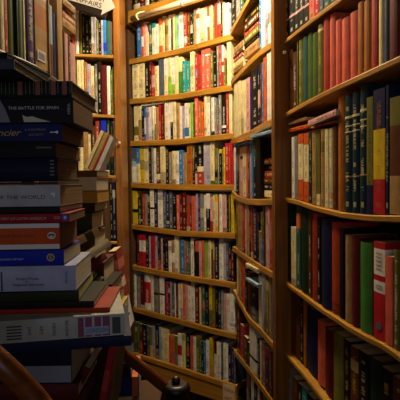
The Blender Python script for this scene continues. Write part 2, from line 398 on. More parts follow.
R[7] = """w 129 132.4 269 AG B0.1,0.2,K; w 132.6 136 269; G 136.6 140.4 276; d 140.6 143.4 277; w 144 149.8 271 B0.18,0.72,r Aw; w 150.2 153.6 275 AG; G 153.8 158.4 273 AK B0.45,0.5,K; N 158.6 159.4 276; w 159.6 164 275 AG B0.48,0.53,K; p 164.2 166 279 Ay; r 166.2 168 282 Aw;
 d 168.2 169.6 283; v 169.8 171.6 281; s 171.8 174.4 281; w 174.6 175.4 283 n; d 175.6 178 281; w 178.2 180 283; c 180.2 182.4 283 AK; S 182.8 185.2 284 Aw; q 185.4 188 284 AR; w 188.2 190.8 286 ; w 191 194.6 280 As; d 195 198.8 285 Ac; c 199.2 200.8 287 ; O 201 202.2 288; T 202.5 204.6 284 ;
 n 204.8 208.6 284 AL; y 209 212 284 AK B0,0.4,O; O 212.2 215 285 Ay; K 215.4 218 287 Ay; n 218.2 220.8 286; G 221 223.6 290; q 223.9 226.4 293 AN; w 226.6 229.2 294 AN; w 229.6 234.8 288 AK"""
R[8] = """o 129 131.6 322; h 131.8 134.4 321; T 134.6 137 322; M 137.2 139.6 322; d 139.8 142.2 324 B0.1,0.35,r; K 142.4 146.6 325 Aw; s 146.8 149.4 326; O 149.6 151.8 327 B0,0.4,y; v 152 155 326 AK; n 155.2 159 325; l 159.2 161.4 327; c 161.6 163.4 328 AN; c 163.6 168.6 329 AO;
 o 169 171 335; S 171.2 174.2 335; O 174.4 177.6 336 AK B0,0.4,G; w 177.8 181.6 334 B0.35,0.65,r AO; c 181.8 184.6 334 AM; L 184.6 185.6 334 n; K 186 190 333; S 190.4 193.2 336; w 193.4 196 337 AG; O 196.3 199.6 336 B0.4,0.9,M Ac; M 199.8 201.4 337; K 201.6 203.2 341; b 203.5 205.8 342 Aw;
 w 206 209 340; y 209.4 212.6 338 AN; t 212.8 214 340; w 214.2 216.4 338 B0.6,1,d; w 216.7 220.8 342 As; s 221 222.6 344; w 222.8 227.8 343 AG; n 228 231.2 346; p 231.4 233.6 348; s 233.8 235.4 349"""
nm = {0: 'cut-off top row', 1: 'row under brass rail', 2: 'second row under brass rail', 3: 'third row under brass rail', 4: 'fourth row under brass rail', 5: 'fourth row from bottom', 6: 'third row from bottom', 7: 'second row from bottom', 8: 'bottom row'}
def case_root(name, label, wall):
    r = empty(name, wall.M); return tag(r, label, 'bookcase')
def child_box(name, bs, mat, root, bevel=.0, label=None):
    o = link(name, boxmesh(name, bs, mat, bevel), root)
    if label: o['label'] = label
    return o
bc = case_root('bookcase', 'tall angled golden wood bookcase against the back, brass rail across its top', BACK)
uL, uR = BACK.hit(131.5, 180)[0]-.004, BACK.hit(234, 180)[0]
uR = BACK.L+.045
uL0 = uL-.07
for k in range(9):
    poly, _ = row(BACK, S[k], R[k], nm[k], 'back bookcase', hard=.15)
    shelf_board('shelf', BACK, poly, uL, uR, .22, .034 if k else .078, bc)
child_box('side_panel', [(uL0, uL, -.004, .24, .02, 3.0)], DARKW, bc, .003)  # darker wood puts the shade of the inner side into the colour
child_box('back_panel', [(uL0, uR, .24, .255, .02, 3.0)], DARKW, bc)
z8 = BACK.hit(182, 367)[1]
child_box('plinth', [(uL, uR, .012, .03, .02, z8-.075)], BLACKW, bc)
M8 = [BACK.hit(*p) for p in S[8]]
zf = min(p[1] for p in M8)
child_box('fascia', [(uL, uR, .004, .022, zf-.13, zf-.037)], SHELF, bc)

# flat books in the back case
flat_on(BACK, 195, 228, 43.5, 46, 'M', '', '', 'thin green book lying on the uprights in second row under brass rail, back bookcase', off=.03)
flat_on(BACK, 141, 164, 101.5, 104.5, 'w', '', '', 'white book lying on the uprights at left of third row under brass rail', off=.01)
flat_on(BACK, 200, 232, 188.5, 192, 'l', '', '', 'pale blue and white book lying on uprights, fourth row from bottom, back bookcase', off=.012)
flat_on(BACK, 180, 213, 235.5, 238, 'h', '', '', 'dark green book lying on uprights in third row from bottom, back bookcase', off=.02)

# ============ RIGHT WALL : far bay (M) and near bay (N)
W = Wall((.1775, 2.774), (.34, 2.0)); W_REF[0] = W
mw = case_root('bookcase', 'dark narrow wall bay between the angled back bookcase and the thick upright post', W)
uP = W.hit(284.5, 180)[0]
MR = {
 0: [(231, 31), (248, 0), (262, -25)],
 1: [(231, 81), (250, 60), (262, 49), (272, 42)],
 2: [(233, 138.5), (250, 131), (262, 124), (272, 119)],
 3: [(233, 190), (238, 195), (248, 198.5), (260, 199), (274, 198)],
 4: [(234, 246), (250, 257), (262, 265), (275, 272)],
 5: [(235, 290), (250, 317), (262, 328), (274, 342)],
 6: [(236, 350), (252, 370), (274, 400)]}
MS = {
 0: "K 231 235.5 -20 Aw; G 235.8 239.5 -20 Aw; T 239.8 243 -22 Aw; K 243.2 249 -25; K 249.4 254 -40",
 1: "b 259 261 -9 Aw H; w 261.3 264.8 -12 n; v 265 267.6 -12 B0.3,0.45,G; w 267.8 271.8 -14 B0.35,0.55,G n; w 272 277 -16",
 2: "c 233.8 236.6 82 n; c 236.8 240.6 81 n; c 240.8 243 81 AO; c 243.2 245.4 80 n; q 246 249.6 78 Ad; p 249.8 251.4 77 n; K 251.8 257.4 69 Aw; n 257.6 259.6 66 B0.3,0.6,q; N 259.8 261.4 64; b 261.6 263.2 62; o 263.4 266.2 57 AK; w 266.8 269 53 AG; w 269.2 272.6 51 n; c 273 277 50",
 3: "w 233.6 235.6 143 n; s 235.8 238.2 148 B0,0.5,n; t 238.4 240 147 AN; q 240.2 242.6 147 B0.75,0.82,K; c 242.8 245.8 146 AN; S 246 247.6 146; N 247.8 249.4 144; v 249.6 251 143; b 251.2 253 142; K 253.2 256 140; K 256.2 260 139 n",
 4: "O 236 237.6 200; t 237.8 241.8 199 AN; R 242 244 201; q 244.2 246 203; t 246.2 248.6 202; K 248.8 250.4 204; R 250.6 252 206; n 252.2 257 208 Ac; K 257.2 258.6 212; t 258.8 260.4 231; M 260.6 262.6 212 B0,0.5,b; N 262.8 264 206; q 264.2 267.6 206 AG; q 267.8 269.4 208; R 269.6 271.8 206 Aw; w 272 275.4 208 AG; K 276 281 212",
 5: "c 236.2 237.8 248 Ad; t 238 239.8 249; R 240.2 242 252; o 242.2 244.6 254 ; K 244.8 247 268; N 247.2 250 272 n; K 250.2 257.2 280; w 257.6 261.4 276 AG; v 261.6 263.4 270; G 263.6 265.6 270; O 265.8 268.4 271; t 268.6 271 270; b 271.6 276.4 274 Aw; K 277 281 276",
 6: "d 236.6 240 306; R 240.2 243.6 325; N 243.8 247 337; K 247.2 249 342; w 249.4 256 328 B0.28,0.34,K n; n 256.4 259.6 340; c 259.8 260.8 341; G 261 262.4 344; U 262.6 264.8 345; p 265 268.4 348; N 268.6 271.4 351; K 271.6 276 354"}
mnm = {0: 'cut-off top row', 1: 'second row down', 2: 'third row down', 3: 'fourth row down', 4: 'fifth row down', 5: 'sixth row down', 6: 'seventh row down', 7: 'bottom row'}
for k in range(7):
    poly, _ = row(W, MR[k], MS[k], mnm[k], 'narrow bay', dep=(.11, .15), hard=.2, setback=.004)
    shelf_board('shelf', W, poly, .003, uP-.042, .24, .03, mw)
polyB = [W.hit(p[0], p[1]+62) for p in MR[6]]
child_box('back_panel', [(0, uP, .25, .262, .02, 3.0)], DARKW, mw)
child_box('plinth', [(.004, uP-.042, .02, .04, .02, .38)], BLACKW, mw)
row(W, [(238, 414), (272, 468)], "G 246.5 249 372; K 249.2 251 375; w 251.2 253.6 376 AG; n 253.8 257.4 382; w 257.6 259.4 386; N 259.6 262.4 388; t 262.6 265 392; O 265.2 268.6 394; t 268.8 271 395", 'bottom visible row', 'narrow bay', dep=(.11, .15))
shelf_board('shelf', W, [W.hit(238, 414), W.hit(272, 468)], .003, uP-.042, .24, .03, mw)
# flat piles in the narrow bay
def pile(wall, x0, x1, ylist, cols, labels, off=.02, dep=.13, pcs=None):
    for i, c in enumerate(cols):
        flat_on(wall, x0, x1, ylist[i], ylist[i+1]-.3, c, '', '', labels[i], off=off+random.uniform(0, .012), dep=dep)
xm = 237.
pile(W, 232.4, 243, [44.5, 50.5, 55, 60, 65, 70.4], 'tNRct', ['tan book topmost of the flat pile at left of narrow bay, second row down', 'brown book second in the flat pile at left of narrow bay, second row', 'brick red book in the middle of left flat pile, narrow bay, second row', 'cream book second from bottom of left flat pile in narrow bay, second row', 'tan book at the bottom of left flat pile, narrow bay, second row down'])
pile(W, 244, 258.6, [12, 18, 25, 31, 38, 44, 54], 'KNROKt', ['black book topmost of the right flat pile in narrow bay, second row down', 'brown book second in the right flat pile, narrow bay, second row', 'brick red book third in the right flat pile, narrow bay, second row', 'olive book fourth in the right flat pile, narrow bay, second row', 'black book second from bottom of right flat pile, narrow bay, second row', 'tan book at the bottom of right flat pile, narrow bay, second row down'])
pile(W, 262.5, 280, [158, 164, 171, 178, 184, 190.5, 197.8], 'UKRNKc', ['ochre book topmost of the flat pile beside the post, narrow bay fourth row', 'black book second from top of flat pile beside the post, narrow bay', 'brick red book third in the flat pile beside the post, narrow bay', 'brown book fourth in the flat pile beside the post, narrow bay', 'black book second from bottom of flat pile beside the post, narrow bay', 'cream book at bottom of the flat pile beside the post, narrow bay'])
flat_on(W, 250, 279, 131.5, 134.5, 'l', '', '', 'pale blue-green book lying on uprights beside the post, narrow bay fourth row', off=-.01, dep=.15)
flat_on(W, 234, 249, 142.6, 145.5, 'b', '', '', 'blue book lying on uprights at the left, narrow bay fourth row', off=-.006)
flat_on(W, 234, 249, 139.3, 142, 'U', '', '', 'ochre magazine lying over a blue book on uprights, narrow bay fourth row', off=-.012)
# tilted books in the sixth and seventh rows
flat_on(W, 245.5, 257, 266, 270, 'c', '', '', 'cream book tipped slantwise over others at left of narrow bay, sixth row', off=-.01, rot=0)
flat_on(W, 246, 257, 281, 284, 'l', '', '', 'pale blue book tipped over black book, narrow bay sixth row', off=-.014, rot=0)

nw = case_root('bookcase', 'large near bookcase filling the right side, sagging shelves of old cloth books', W)
NR = {
 1: [(284, 42), (312, 20), (340, -1), (420, -62)],
 2: [(287, 113), (310, 100), (340, 85), (370, 71), (400, 57), (430, 43)],
 3: [(287, 197), (300, 200), (315, 205), (330, 208.5), (345, 212), (370, 214.5), (400, 215), (430, 214)],
 4: [(283, 276), (292, 284), (310, 297), (325, 308), (340, 317), (350, 324), (370, 335), (385, 342), (400, 352), (430, 376)],
 5: [(288, 352), (306, 372), (315, 384), (325, 397), (400, 490), (430, 525)],
 6: [(287, 440), (330, 503), (430, 650)]}
NS = {
 1: """K 284.5 288.6 -40 B0.23,0.26,q Aw; K 288.9 293.8 -44 B0.23,0.26,q Aw; K 294.1 298.4 -46 B0.23,0.26,q Aw; K 298.7 303.4 -50 B0.23,0.26,q Aw; K 303.7 308.6 -52 B0.23,0.26,q Aw; S 309 314 -50; r 314.4 318.6 -50; s 319 323 -55; T 323.4 329 -60; h 329.4 336 -64; K 336.4 345 -70; d 345.4 356 -75; N 356.4 368 -80; d 368.4 384 -95; K 384.4 400 -105""",
 2: """N 287.6 292 50 H n; N 292.3 296.6 52 H; M 297 297.8 41 n; O 298 301.8 40 Ay H; T 302.1 306.6 37 n H; M 306.9 311.6 33 n H; M 311.9 316.8 33 n H; O 317.1 321.8 24.5 Ay B0.9,0.94,c H; R 322.3 328.4 17 n H; S 328.9 334.2 14 n H; S 334.5 340.4 20 n H; S 340.8 348 18 n H; S 348.4 356.6 12 n H; U 357 362.8 2 n H; U 363.1 369.6 0 n H; R 370 377.8 -8 n H; c 378.4 382.4 -10 n H; s 382.8 387.6 -14 n H; d 388 398.4 -20 n H; d 398.8 412 -30 n H""",
 3: """w 291.5 294.2 137 AK; G 294.5 297.4 136 Ad; c 298 302.8 134 B0,0.31,o B0.85,1,o AN; c 303.1 308.4 133 B0,0.29,o B0.83,1,o AN; h 308.7 311.6 131; t 311.9 315.6 130 AK; O 315.9 319.6 129 B0,0.15,c AK; t 319.9 324.4 129 AN H; c 324.7 328 129 AN; c 328.3 332 128 AN H; N 332.3 336.6 126 AU H; U 337 343.2 97 n H;
 V 343.6 350.6 95 B0.3,0.312,t B0.68,0.69,c B0.73,0.74,c B0.8,0.82,c Ac H; V 351 358 92 B0.3,0.312,t B0.68,0.69,c B0.73,0.74,c B0.8,0.82,c Ac H; V 358.4 366 85.5 B0.3,0.312,t B0.68,0.69,c B0.73,0.74,c B0.8,0.82,c Ac H; O 366.4 372.4 97 B0.03,0.1,w B0,0.25,n AK; n 373 384.4 89 B0,0.28,r B0.28,0.68,y AU; n 384.8 389.2 85 H; N 389.6 399.6 97 B0.76,1,O B0,0.33,t n; d 400 414 95 n""",
 4: """h 286.6 290.6 204 n; c 290.9 295.8 227 AG; T 296 300 205 B0.72,0.9,o; h 300.3 307.6 207 n H; N 307.9 311 211; R 311.3 316.4 213 AN H; K 316.7 320 217; n 320.3 329.6 219 n H; R 330.2 339 222 AU H; K 339.3 343 228 n; t 343.3 350.4 235 AU H; d 350.8 358.6 237 n H; g 359 370.4 243 n H; d 372.4 373.4 244 n; r 373.6 384.4 242 n B0.66,0.93,w B0.48,0.6,w; S 385 392 256 n; O 392.4 399 250 H; K 399.4 414 255 H""",
 5: """N 289.5 294 287.0 n H i.024;N 294.4 299.8 291.0 n H i.024;K 300 303 296.0 i.024;U 303.3 305.6 301.0 n i.024;n 306 316 309.0 n H i.024;S 316.6 324 321.0 n H i.024;d 324.4 332 329.0 n H i.024;O 332.4 343 334.0 n H i.024;K 343.4 350 340.0 i.024;N 350.4 358 347.0 i.024;K 358.4 368 352.0 i.024;h 368.4 380 359.0 n H i.024;K 380.4 392 369.0 i.024;N 392.4 406 379.0 i.024""",
 6: """G 287.8 292 370; N 292.3 297.4 378 AR; K 297.6 301.6 384; e 302 306.6 388; K 307 314 396; N 314.4 322 404"""}
nnm = {1: 'cut-off top row', 2: 'second row down', 3: 'third row down', 4: 'fourth row down', 5: 'fifth row down', 6: 'bottom row'}
uE = W.hit(432, 180)[0]
for k in range(1, 7):
    poly, _ = row(W, NR[k], NS[k], nnm[k], 'near right bookcase', dep=(.13, .17), setback=.008, big=(k not in (1, 6)))
    shelf_board('shelf', W, poly, uP+.002, uE, .25, .018, nw)
child_box('side_panel', [(uP-.04, uP, -.040, .25, .02, 3.0)], STILE, nw, .003)
child_box('side_panel', [(uE, uE+.03, -.01, .25, .02, 3.0)], STILE, nw, .003)
child_box('back_panel', [(uP, uE, .252, .264, .02, 3.0)], DARKW, nw)
child_box('plinth', [(uP+.002, uE-.002, .02, .04, .02, .2)], BLACKW, nw)
# shelf clip on the post and blue oval on the binder
p = at(284.3, 52.5, 1.985)
flat_on(W, 308, 336, 113, 119, 'q', '', '', 'dusty pink cloth book lying along the tops, near right bookcase third row', off=.0, dep=.16, rot=-.06)
flat_on(W, 288, 308, 126.5, 130, 'o', '', '', 'orange book lying on uprights at left of third row, near right bookcase', off=.01, dep=.15)
flat_on(W, 288, 306, 119.5, 122.5, 't', '', '', 'tan book topmost of the flat books, left of third row, near right bookcase', off=.01, dep=.15)
flat_on(W, 309, 335, 123.5, 126, 'R', '', '', 'brick red book under dusty pink one, third row, near right bookcase', off=.02, dep=.15)

# ============ LEFT REAR CASE
L = Wall((-.462-.40, 2.75-.02), (-.462, 2.75))
lw = case_root('bookcase', 'narrow rear-left bookcase behind the tall stack, amber upright at its right', L)
LR = {1: [(60, 53), (116, 55.5)], 2: [(60, 113), (116, 115)], 3: [(60, 174), (116, 175.5)], 4: [(60, 241), (116, 241)]}
LS = {
 1: """d 69 72 14 ; S 72.3 75 12 n; w 75.3 78.6 9 n; O 79 81.6 10 n; K 81.9 85 13; K 85.3 89 15 Ac; K 89.3 91 16; w 91.3 93.6 17 Ac B0,0.3,t; v 93.8 96 17 AK; O 96.3 98.6 20; K 98.9 101 20; v 101.3 103 20; b 103.2 106.2 20 AW B0.1,0.35,W; T 106.5 111 21 n; S 111.4 115.6 22 Ad""",
 2: """O 70 77 62; c 77.4 80.4 60; t 80.6 84 60 B0,1,c; U 84.2 87 62; v 87.2 90.6 64 As; c 91 94.8 66; G 95 97.4 64; K 97.7 101.4 62 Ac; d 101.8 106.8 65 n; w 107.2 110.4 66 AL; M 110.6 112.6 70; O 112.8 115.8 67 B0.1,0.3,o""",
 3: """c 78 83 133 ; t 83.4 88 132; c 88.4 91 134; N 91.4 95.6 126; R 95.9 99.6 121 Aw; K 99.8 101 124; W 101.2 106.4 116.8 n; h 106.8 110 119; K 110.2 113.6 121 AO; w 113.9 115.9 118 n""",
 4: """e 92 96.8 184; w 97.3 103 175.5 AK n B0.2,0.5,w; d 103.3 106 180 ; y 106.3 109.8 170 n; K 110 112.4 178; n 112.6 115.8 180"""}
lnm = {1: 'row under black sign', 2: 'second row', 3: 'third row', 4: 'bottom row'}
for k in range(1, 5):
    poly, _ = row(L, LR[k], LS[k], lnm[k], 'rear-left bookcase', dep=(.12, .15), hard=.2, setback=.004)
    shelf_board('shelf', L, poly, -.02, L.L, .28, .017, lw)
child_box('side_panel', [(L.L+.001, L.L+.036, -.004, .34, .02, 3.0)], STILE, lw, .003)
child_box('side_panel', [(-.04, -.02, -.004, .34, .02, 3.0)], STILE, lw, .003)
child_box('back_panel', [(-.02, L.L, .30, .31, .02, 3.0)], DARKW, lw)

# ============ LEFT NEAR SHELF (top left)
A = Wall((-.44-.132*.45, 1.1-.991*.45), (-.40, 1.4))
A = Wall((-.5867+.1333*.75, .75), (-.5867+.1333*1.62, 1.62))
aw = case_root('wall_shelf', 'near left wall shelf above the stack holding large tall books', A)
aw['category'] = 'shelf'
AR = [(0, 50), (20, 58), (35, 65), (57, 80), (76, 87)]
ARl = [A.hit(*p_) for p_ in AR]
zA = sum(p_[1] for p_ in ARl)/len(ARl)
polyA, _ = row(A, AR, "t -14 -1 -110 H; c 0 3 -90 Ar; R 3.2 6.6 -90 B0.5,0.9,c; M 7 14.4 -86 n H; h 14.7 17.4 -80 n; M 17.7 22.4 -80 n H; c 23 24.2 -70 n; p 24.6 34.6 -60 H B0.72,0.9,o Ac; t 35 47.6 -45 B0.35,0.55,U B0.6,1,q n; t 48.2 50 0 n; l 50 52.8 6 n B0,0.45,N; p 53 56.8 14 n H; t 57.4 62.6 -40 n; N 62.9 65 30 n; q 65.2 68.4 34 n; N 68.6 70.6 36; q 70.8 75.6 44 n", 'top-left row', 'near left shelf', dep=(.13, .16), setback=.003, big=True)
shelf_board('shelf_board', A, polyA, 0, A.L+.05, .24, .018, aw, BLACKW)
child_box('back_panel', [(0, A.L+.05, .245, .26, 1.4, 2.7)], DARKW, aw)
child_box('bracket', [(.1, .12, .02, .24, 1.62, 1.80)], DARKW, aw)
child_box('bracket', [(.5, .52, .02, .24, 1.62, 1.80)], DARKW, aw)

pile(A, 63, 75.5, [2, 9, 16, 22, 30], 'tNUt', ['tan book topmost of flat books at far end of the near left shelf', 'brown book second of the flat books at far end of near left shelf', 'ochre book third of the flat books at far end of near left shelf', 'tan book lowest of the flat books, far end of near left shelf'], off=.006, dep=.13)
# ============ build all shelf books
SIZE = lambda t: 'slim' if t < .017 else ('thick' if t > .034 else 'medium')
ALL_free = []
LYING = Matrix(((0, 0, -1, 0), (0, 1, 0, 0), (1, 0, 0, 0), (0, 0, 0, 1)))
HANDMADE = 46                                   # books of the stacks built below
order = sorted(ALL, key=lambda b: -b['area'])
lim = 300-HANDMADE
single, rest = order[:lim], order[lim:]
used = set()
def shape_word(b): return SIZE(b['t'])
def make_label(b):
    if 'label' in b: return b['label']
    cn = PAL[b['c']][0]; s = SIZE(b['t'])
    tail = f"{b['where']}, {b['case']}"
    if b['L'] and b['R']:
        mid = f"between two {b['L']} ones" if b['L'] == b['R'] else f"between {b['L']} and {b['R']} ones"
    elif b['R']: mid = f"with only a {b['R']} neighbour at right"
    elif b['L']: mid = f"with only a {b['L']} neighbour at left"
    else: mid = 'standing alone'
    return f"{s} {cn} book {mid}, {tail}"
from collections import Counter
cnt = Counter(make_label(b) for b in ALL)
for b in ALL:
    l = make_label(b)
    if cnt[l] > 1 or len(l.split()) > 16:
        l2 = f"{SIZE(b['t'])} {PAL[b['c']][0]} book, {ORD[b['i']]} from left, {b['where']}, {b['case']}" if 'i' in b else l
        l = l2
    b['lab'] = l
def build_book(b):
    me_seed = b['seed']
    if b['big']:
        r = empty('book', b['M'])
        mb = MB(); book_cover(mb, b['t'], b['h'], b['d'], RGB[b['c']], b['bands'], b['acc'], b['hard'], me_seed)
        link('cover', mb.mesh('cover', [COVER]), r)
        mb = MB(); book_pages(mb, b['t'], b['h'], b['d'], b['hard'], me_seed)
        link('page_block', mb.mesh('page_block', [PAGE]), r)
    else:
        mb = MB(); book_cover(mb, b['t'], b['h'], b['d'], RGB[b['c']], b['bands'], b['acc'], b['hard'], me_seed)
        book_pages(mb, b['t'], b['h'], b['d'], b['hard'], me_seed, mi=1)
        r = link('book', mb.mesh('book', [COVER, PAGE])); r.matrix_world = b['M']
    tag(r, b['lab'], 'book', ('books in the '+b['where']+' of the '+b['case']) if b['where'] else 'books lying flat on the shelves')
    b['obj'] = r
    return r
for b in single: build_book(b)
mb = MB()
for b in rest:
    book_cover(mb, b['t'], b['h'], b['d'], RGB[b['c']], b['bands'], b['acc'], b['hard'], b['seed'], b['M'])
    book_pages(mb, b['t'], b['h'], b['d'], b['hard'], b['seed'], b['M'], 1)
if rest:
    o = link('small_books', mb.mesh('small_books', [COVER, PAGE]))
    tag(o, 'remaining narrow books slotted in among the larger ones on all the shelves', 'books'); o['kind'] = 'stuff'
print('BOOKS', len(ALL), 'single', len(single), 'stuff', len(rest), 'min area', single[-1]['area'])
labs = Counter(b['lab'] for b in single); print('dups', [l for l in labs if labs[l] > 1][:5], 'long', [b['lab'] for b in single if not 4 <= len(b['lab'].split()) <= 16][:8])

# ------------------------------------------------------------------ lettering
def text_mesh(name, s, size, mat, parent, loc, rot=(90, 0, 0), align='LEFT', ext=.0002, sx=1., shear=0.):
    cu = bpy.data.curves.new('t', 'FONT'); cu.body = s; cu.size = size; cu.extrude = ext; cu.align_x = align; cu.align_y = 'CENTER'; cu.shear = shear
    to = bpy.data.objects.new('t', cu); col.objects.link(to)
    dg = bpy.context.evaluated_depsgraph_get(); dg.update()
    me = bpy.data.meshes.new_from_object(to.evaluated_get(dg)); bpy.data.objects.remove(to)
    me.materials.clear(); me.materials.append(mat)
    o = link(name, me, parent)
    o.location = loc; o.rotation_euler = tuple(math.radians(a) for a in rot); o.scale = (sx, 1, 1)
    return o
def slab(name, poly, y, th, mat, parent):
    """thin printed or inlaid shape in the local x,z plane"""
    n = len(poly); v = [(x, y, z) for x, z in poly]+[(x, y-th, z) for x, z in poly]
    f = [tuple(range(n)), tuple(range(2*n-1, n-1, -1))]+[(i, i+n, (i+1) % n+n, (i+1) % n) for i in range(n)]
    me = bpy.data.meshes.new(name); me.from_pydata(v, [], f); me.materials.append(mat)
    return link(name, me, parent)
def disc(cx, cz, rx, rz, n=24): return [(cx+rx*math.cos(2*math.pi*k/n), cz+rz*math.sin(2*math.pi*k/n)) for k in range(n)]

# ============ FRONT STACK (spines to the viewer)
GB = 'books piled in the front left stack'
def stack_book(c, xr, y0, y1, Y, h, d, label, yaw=0, hard=False, bands=(), pc=None, group=GB, txt=0.):
    """xr: right end, y0/y1 top and bottom of the spine seen at the right end"""
    pb = at(xr, y1, Y); pt = at(xr, y0, Y); t = pt.z-pb.z-.0006
    root = empty('book', Matrix.Translation(pb) @ Matrix.Rotation(math.radians(yaw), 4, 'Z'))
    base = RGB[c] if c in RGB else lin(c)
    mb = MB(); book_cover(mb, t, h, d, base, bands, (*RGB['w'], txt), hard, .3)
    link('cover', mb.mesh('cover', [COVER]), root, LYING)
    mb = MB(); book_pages(mb, t, h, d, hard, .5, pc=lin(pc) if pc else None)
    link('page_block', mb.mesh('page_block', [PAGE]), root, LYING)
    tag(root, label, 'book', group)
    k = Y/F
    def loc(px, py): return ((px-xr)*k, (y1-py)*k)
    return root, loc, k
Y0 = .78
def words(root, loc, k, s, x0, y, hpx, hexc, wpx=None, **kw):
    x, z = loc(x0, y)
    o = text_mesh('title_lettering', s, hpx*k/.7, ink(hexc), root, (x, -.0006, z), **kw)
    if wpx: 
        w = max(v.co.x for v in o.data.vertices)-min(v.co.x for v in o.data.vertices); o.scale.x = wpx*k/w
    return o
# bottom to top
stack_book('d', 78, 384, 401, .80, .26, .17, 'dark maroon hardback at the very bottom of the front stack', hard=True)
r_, loc, k = stack_book('0d1226', 72, 346, 383.6, .80, .25, .17, 'thick dark navy book with grey page edges, near the bottom of front stack', hard=False)
# its fore-edge shows: grey pages inset under the navy board
x, z = loc(12, 382); x2, z2 = loc(71.5, 365)
slab('page_edge', [(x, z), (x2, z), (x2, z2), (x, z2)], -.0003, .0006, ink('7d7f8c'), r_)
stack_book('10173a', 131.5, 335.2, 345.6, .80, .30, .20, 'wide thin dark navy book beneath the magenta barred magazine in front stack', yaw=10, bands=())
r_, loc, k = stack_book('aeb0a8', 125, 313, 334.8, .79, .30, .19, 'grey and white book with four magenta bars on its spine, front stack', yaw=12, pc='c9cfd6')
for a, b_ in ((79, 84.5), (86, 92.5), (95, 101.5), (103, 110)):
    p0 = loc(a, 333.6); p1 = loc(b_, 314.4); slab('magenta_bar', [(p0[0], p0[1]), (p1[0], p0[1]), (p1[0], p1[1]), (p0[0], p1[1])], -.0006, .0004, ink('6e1c4a'), r_)
p0 = loc(112.5, 332.5); p1 = loc(120.5, 316); slab('dark_square', [(p0[0], p0[1]), (p1[0], p0[1]), (p1[0], p1[1]), (p0[0], p1[1])], -.0006, .0004, ink('2c2a26'), r_)
p0 = loc(86, 332); p1 = loc(109, 324); slab('sticker', [(p0[0], p0[1]), (p1[0], p0[1]), (p1[0], p1[1]), (p0[0], p1[1])], -.0011, .0003, ink('8f93b0'), r_)
words(r_, loc, k, 'LONDON', 87, 328, 4, '2a3560', wpx=21).location.y = -.0016
for i, yy in enumerate((318.5, 321.5, 324.5, 327.5, 330.5)):
    p0 = loc(12, yy+1); p1 = loc(26, yy-.4); slab('spine_stripe', [(p0[0], p0[1]), (p1[0], p0[1]), (p1[0], p1[1]), (p0[0], p1[1])], -.0006, .0003, ink('22262a'), r_)
for s_, xx in (('JAN', 33), ('ART', 44), ('NEWS', 56), ('REVIEW', 68), ('IDEAS', 4)):
    text_mesh('spine_lettering', s_, 4.6*k, ink('2b2c2e'), r_, (loc(xx, 324)[0], -.0006, loc(xx, 324)[1]), rot=(90, 90, 0), align='CENTER')
stack_book('982a04', 110, 307, 312.6, .80, .28, .16, 'thin orange-red book lying under a black one in front stack', yaw=3)
stack_book('K', 94, 300.5, 306.6, .80, .26, .16, 'thin black book directly on the orange-red one in front stack', yaw=2)
r_, loc, k = stack_book('2a2a10', 79, 290.6, 300.2, .80, .25, .16, 'dark olive book with pale yellow pages, under the lavender book', yaw=4, pc='c8c07a')
r_, loc, k = stack_book('a4a8c2', 76, 265, 290.2, .785, .26, .15, 'thick lavender-white book with small dark spine title, middle of front stack', yaw=3, hard=False, pc='cfc9b4')
words(r_, loc, k, 'Modern Prussia', 17, 277.5, 2.6, '2d3048', wpx=22); words(r_, loc, k, 'OF', 26, 280.5, 1.6, '2d3048'); words(r_, loc, k, 'Imperial Germany', 14, 283.5, 2.6, '2d3048', wpx=30)
text_mesh('spine_lettering', 'VINTAGE', 3.0*k, ink('3a3d55'), r_, (loc(66.5, 277)[0], -.0006, loc(66.5, 277)[1]), rot=(90, 90, 0), align='CENTER')
p0 = loc(2, 289.5); p1 = loc(3.6, 270); slab('spine_stripe', [(p0[0], p0[1]), (p1[0], p0[1]), (p1[0], p1[1]), (p0[0], p1[1])], -.0006, .0004, ink('2d3048'), r_)
r_, loc, k = stack_book('0c22a0', 64, 249.6, 264.6, .785, .24, .13, 'bright blue paperback with a round gold emblem, under the orange book', yaw=2, pc='b8a888')
words(r_, loc, k, 'MODERN HISTORY', 0, 258.5, 2.0, '9fb0e0', wpx=24)
slab('emblem', disc(*loc(51, 257), 3.9*k, 3.9*k), -.0006, .0004, ink('b9a24a'), r_)
slab('emblem_centre', disc(*loc(51, 257), 2.9*k, 2.9*k), -.0011, .0003, ink('23402c'), r_)
text_mesh('emblem_lettering', 'S', 6*k, ink('b9a24a'), r_, (loc(51, 257)[0], -.0016, loc(51, 257)[1]), align='CENTER')
W_ = lin('c9c6c0')
r_, loc, k = stack_book('bc4808', 60, 222.6, 249, .785, .22, .13, 'orange paperback with white bands and a bird emblem, middle of front stack', yaw=2, bands=(), pc='8a6a48')
for (ya, yb) in ((223, 227.4), (243.8, 248.6)):
    p0 = loc(-30, yb); p1 = loc(59.8, ya); slab('white_band', [(p0[0], p0[1]), (p1[0], p0[1]), (p1[0], p1[1]), (p0[0], p1[1])], -.0003, .0005, ink('c9c6c0'), r_)
words(r_, loc, k, 'HISTORY OF THE WORLD', 0, 235.5, 2.4, '3a1a10', wpx=35)
slab('emblem', disc(*loc(52, 235.2), 4.2*k, 3.6*k), -.0006, .0004, ink('c9bfae'), r_)
cx, cz = loc(52, 235.2)
slab('bird_body', [(cx-3.6*k, cz+.4*k), (cx-2.2*k, cz+1.6*k), (cx+1.4*k, cz+1.9*k), (cx+3.0*k, cz+.8*k), (cx+3.5*k, cz-.4*k), (cx+2.4*k, cz-.2*k), (cx+1.8*k, cz-1.6*k), (cx-1.2*k, cz-1.9*k), (cx-3.0*k, cz-1.2*k)], -.0011, .0003, ink('17130f'), r_)
slab('bird_belly', [(cx-2.6*k, cz-.6*k), (cx+1.2*k, cz+.3*k), (cx+1.0*k, cz-1.1*k), (cx-1.2*k, cz-1.5*k)], -.0015, .0003, ink('d8d0c0'), r_)
r_, loc, k = stack_book('8d1220', 69.5, 213, 222.2, .78, .25, .14, 'slim red book with a blue disc on its spine, above the orange paperback', yaw=3, pc='7a6248')
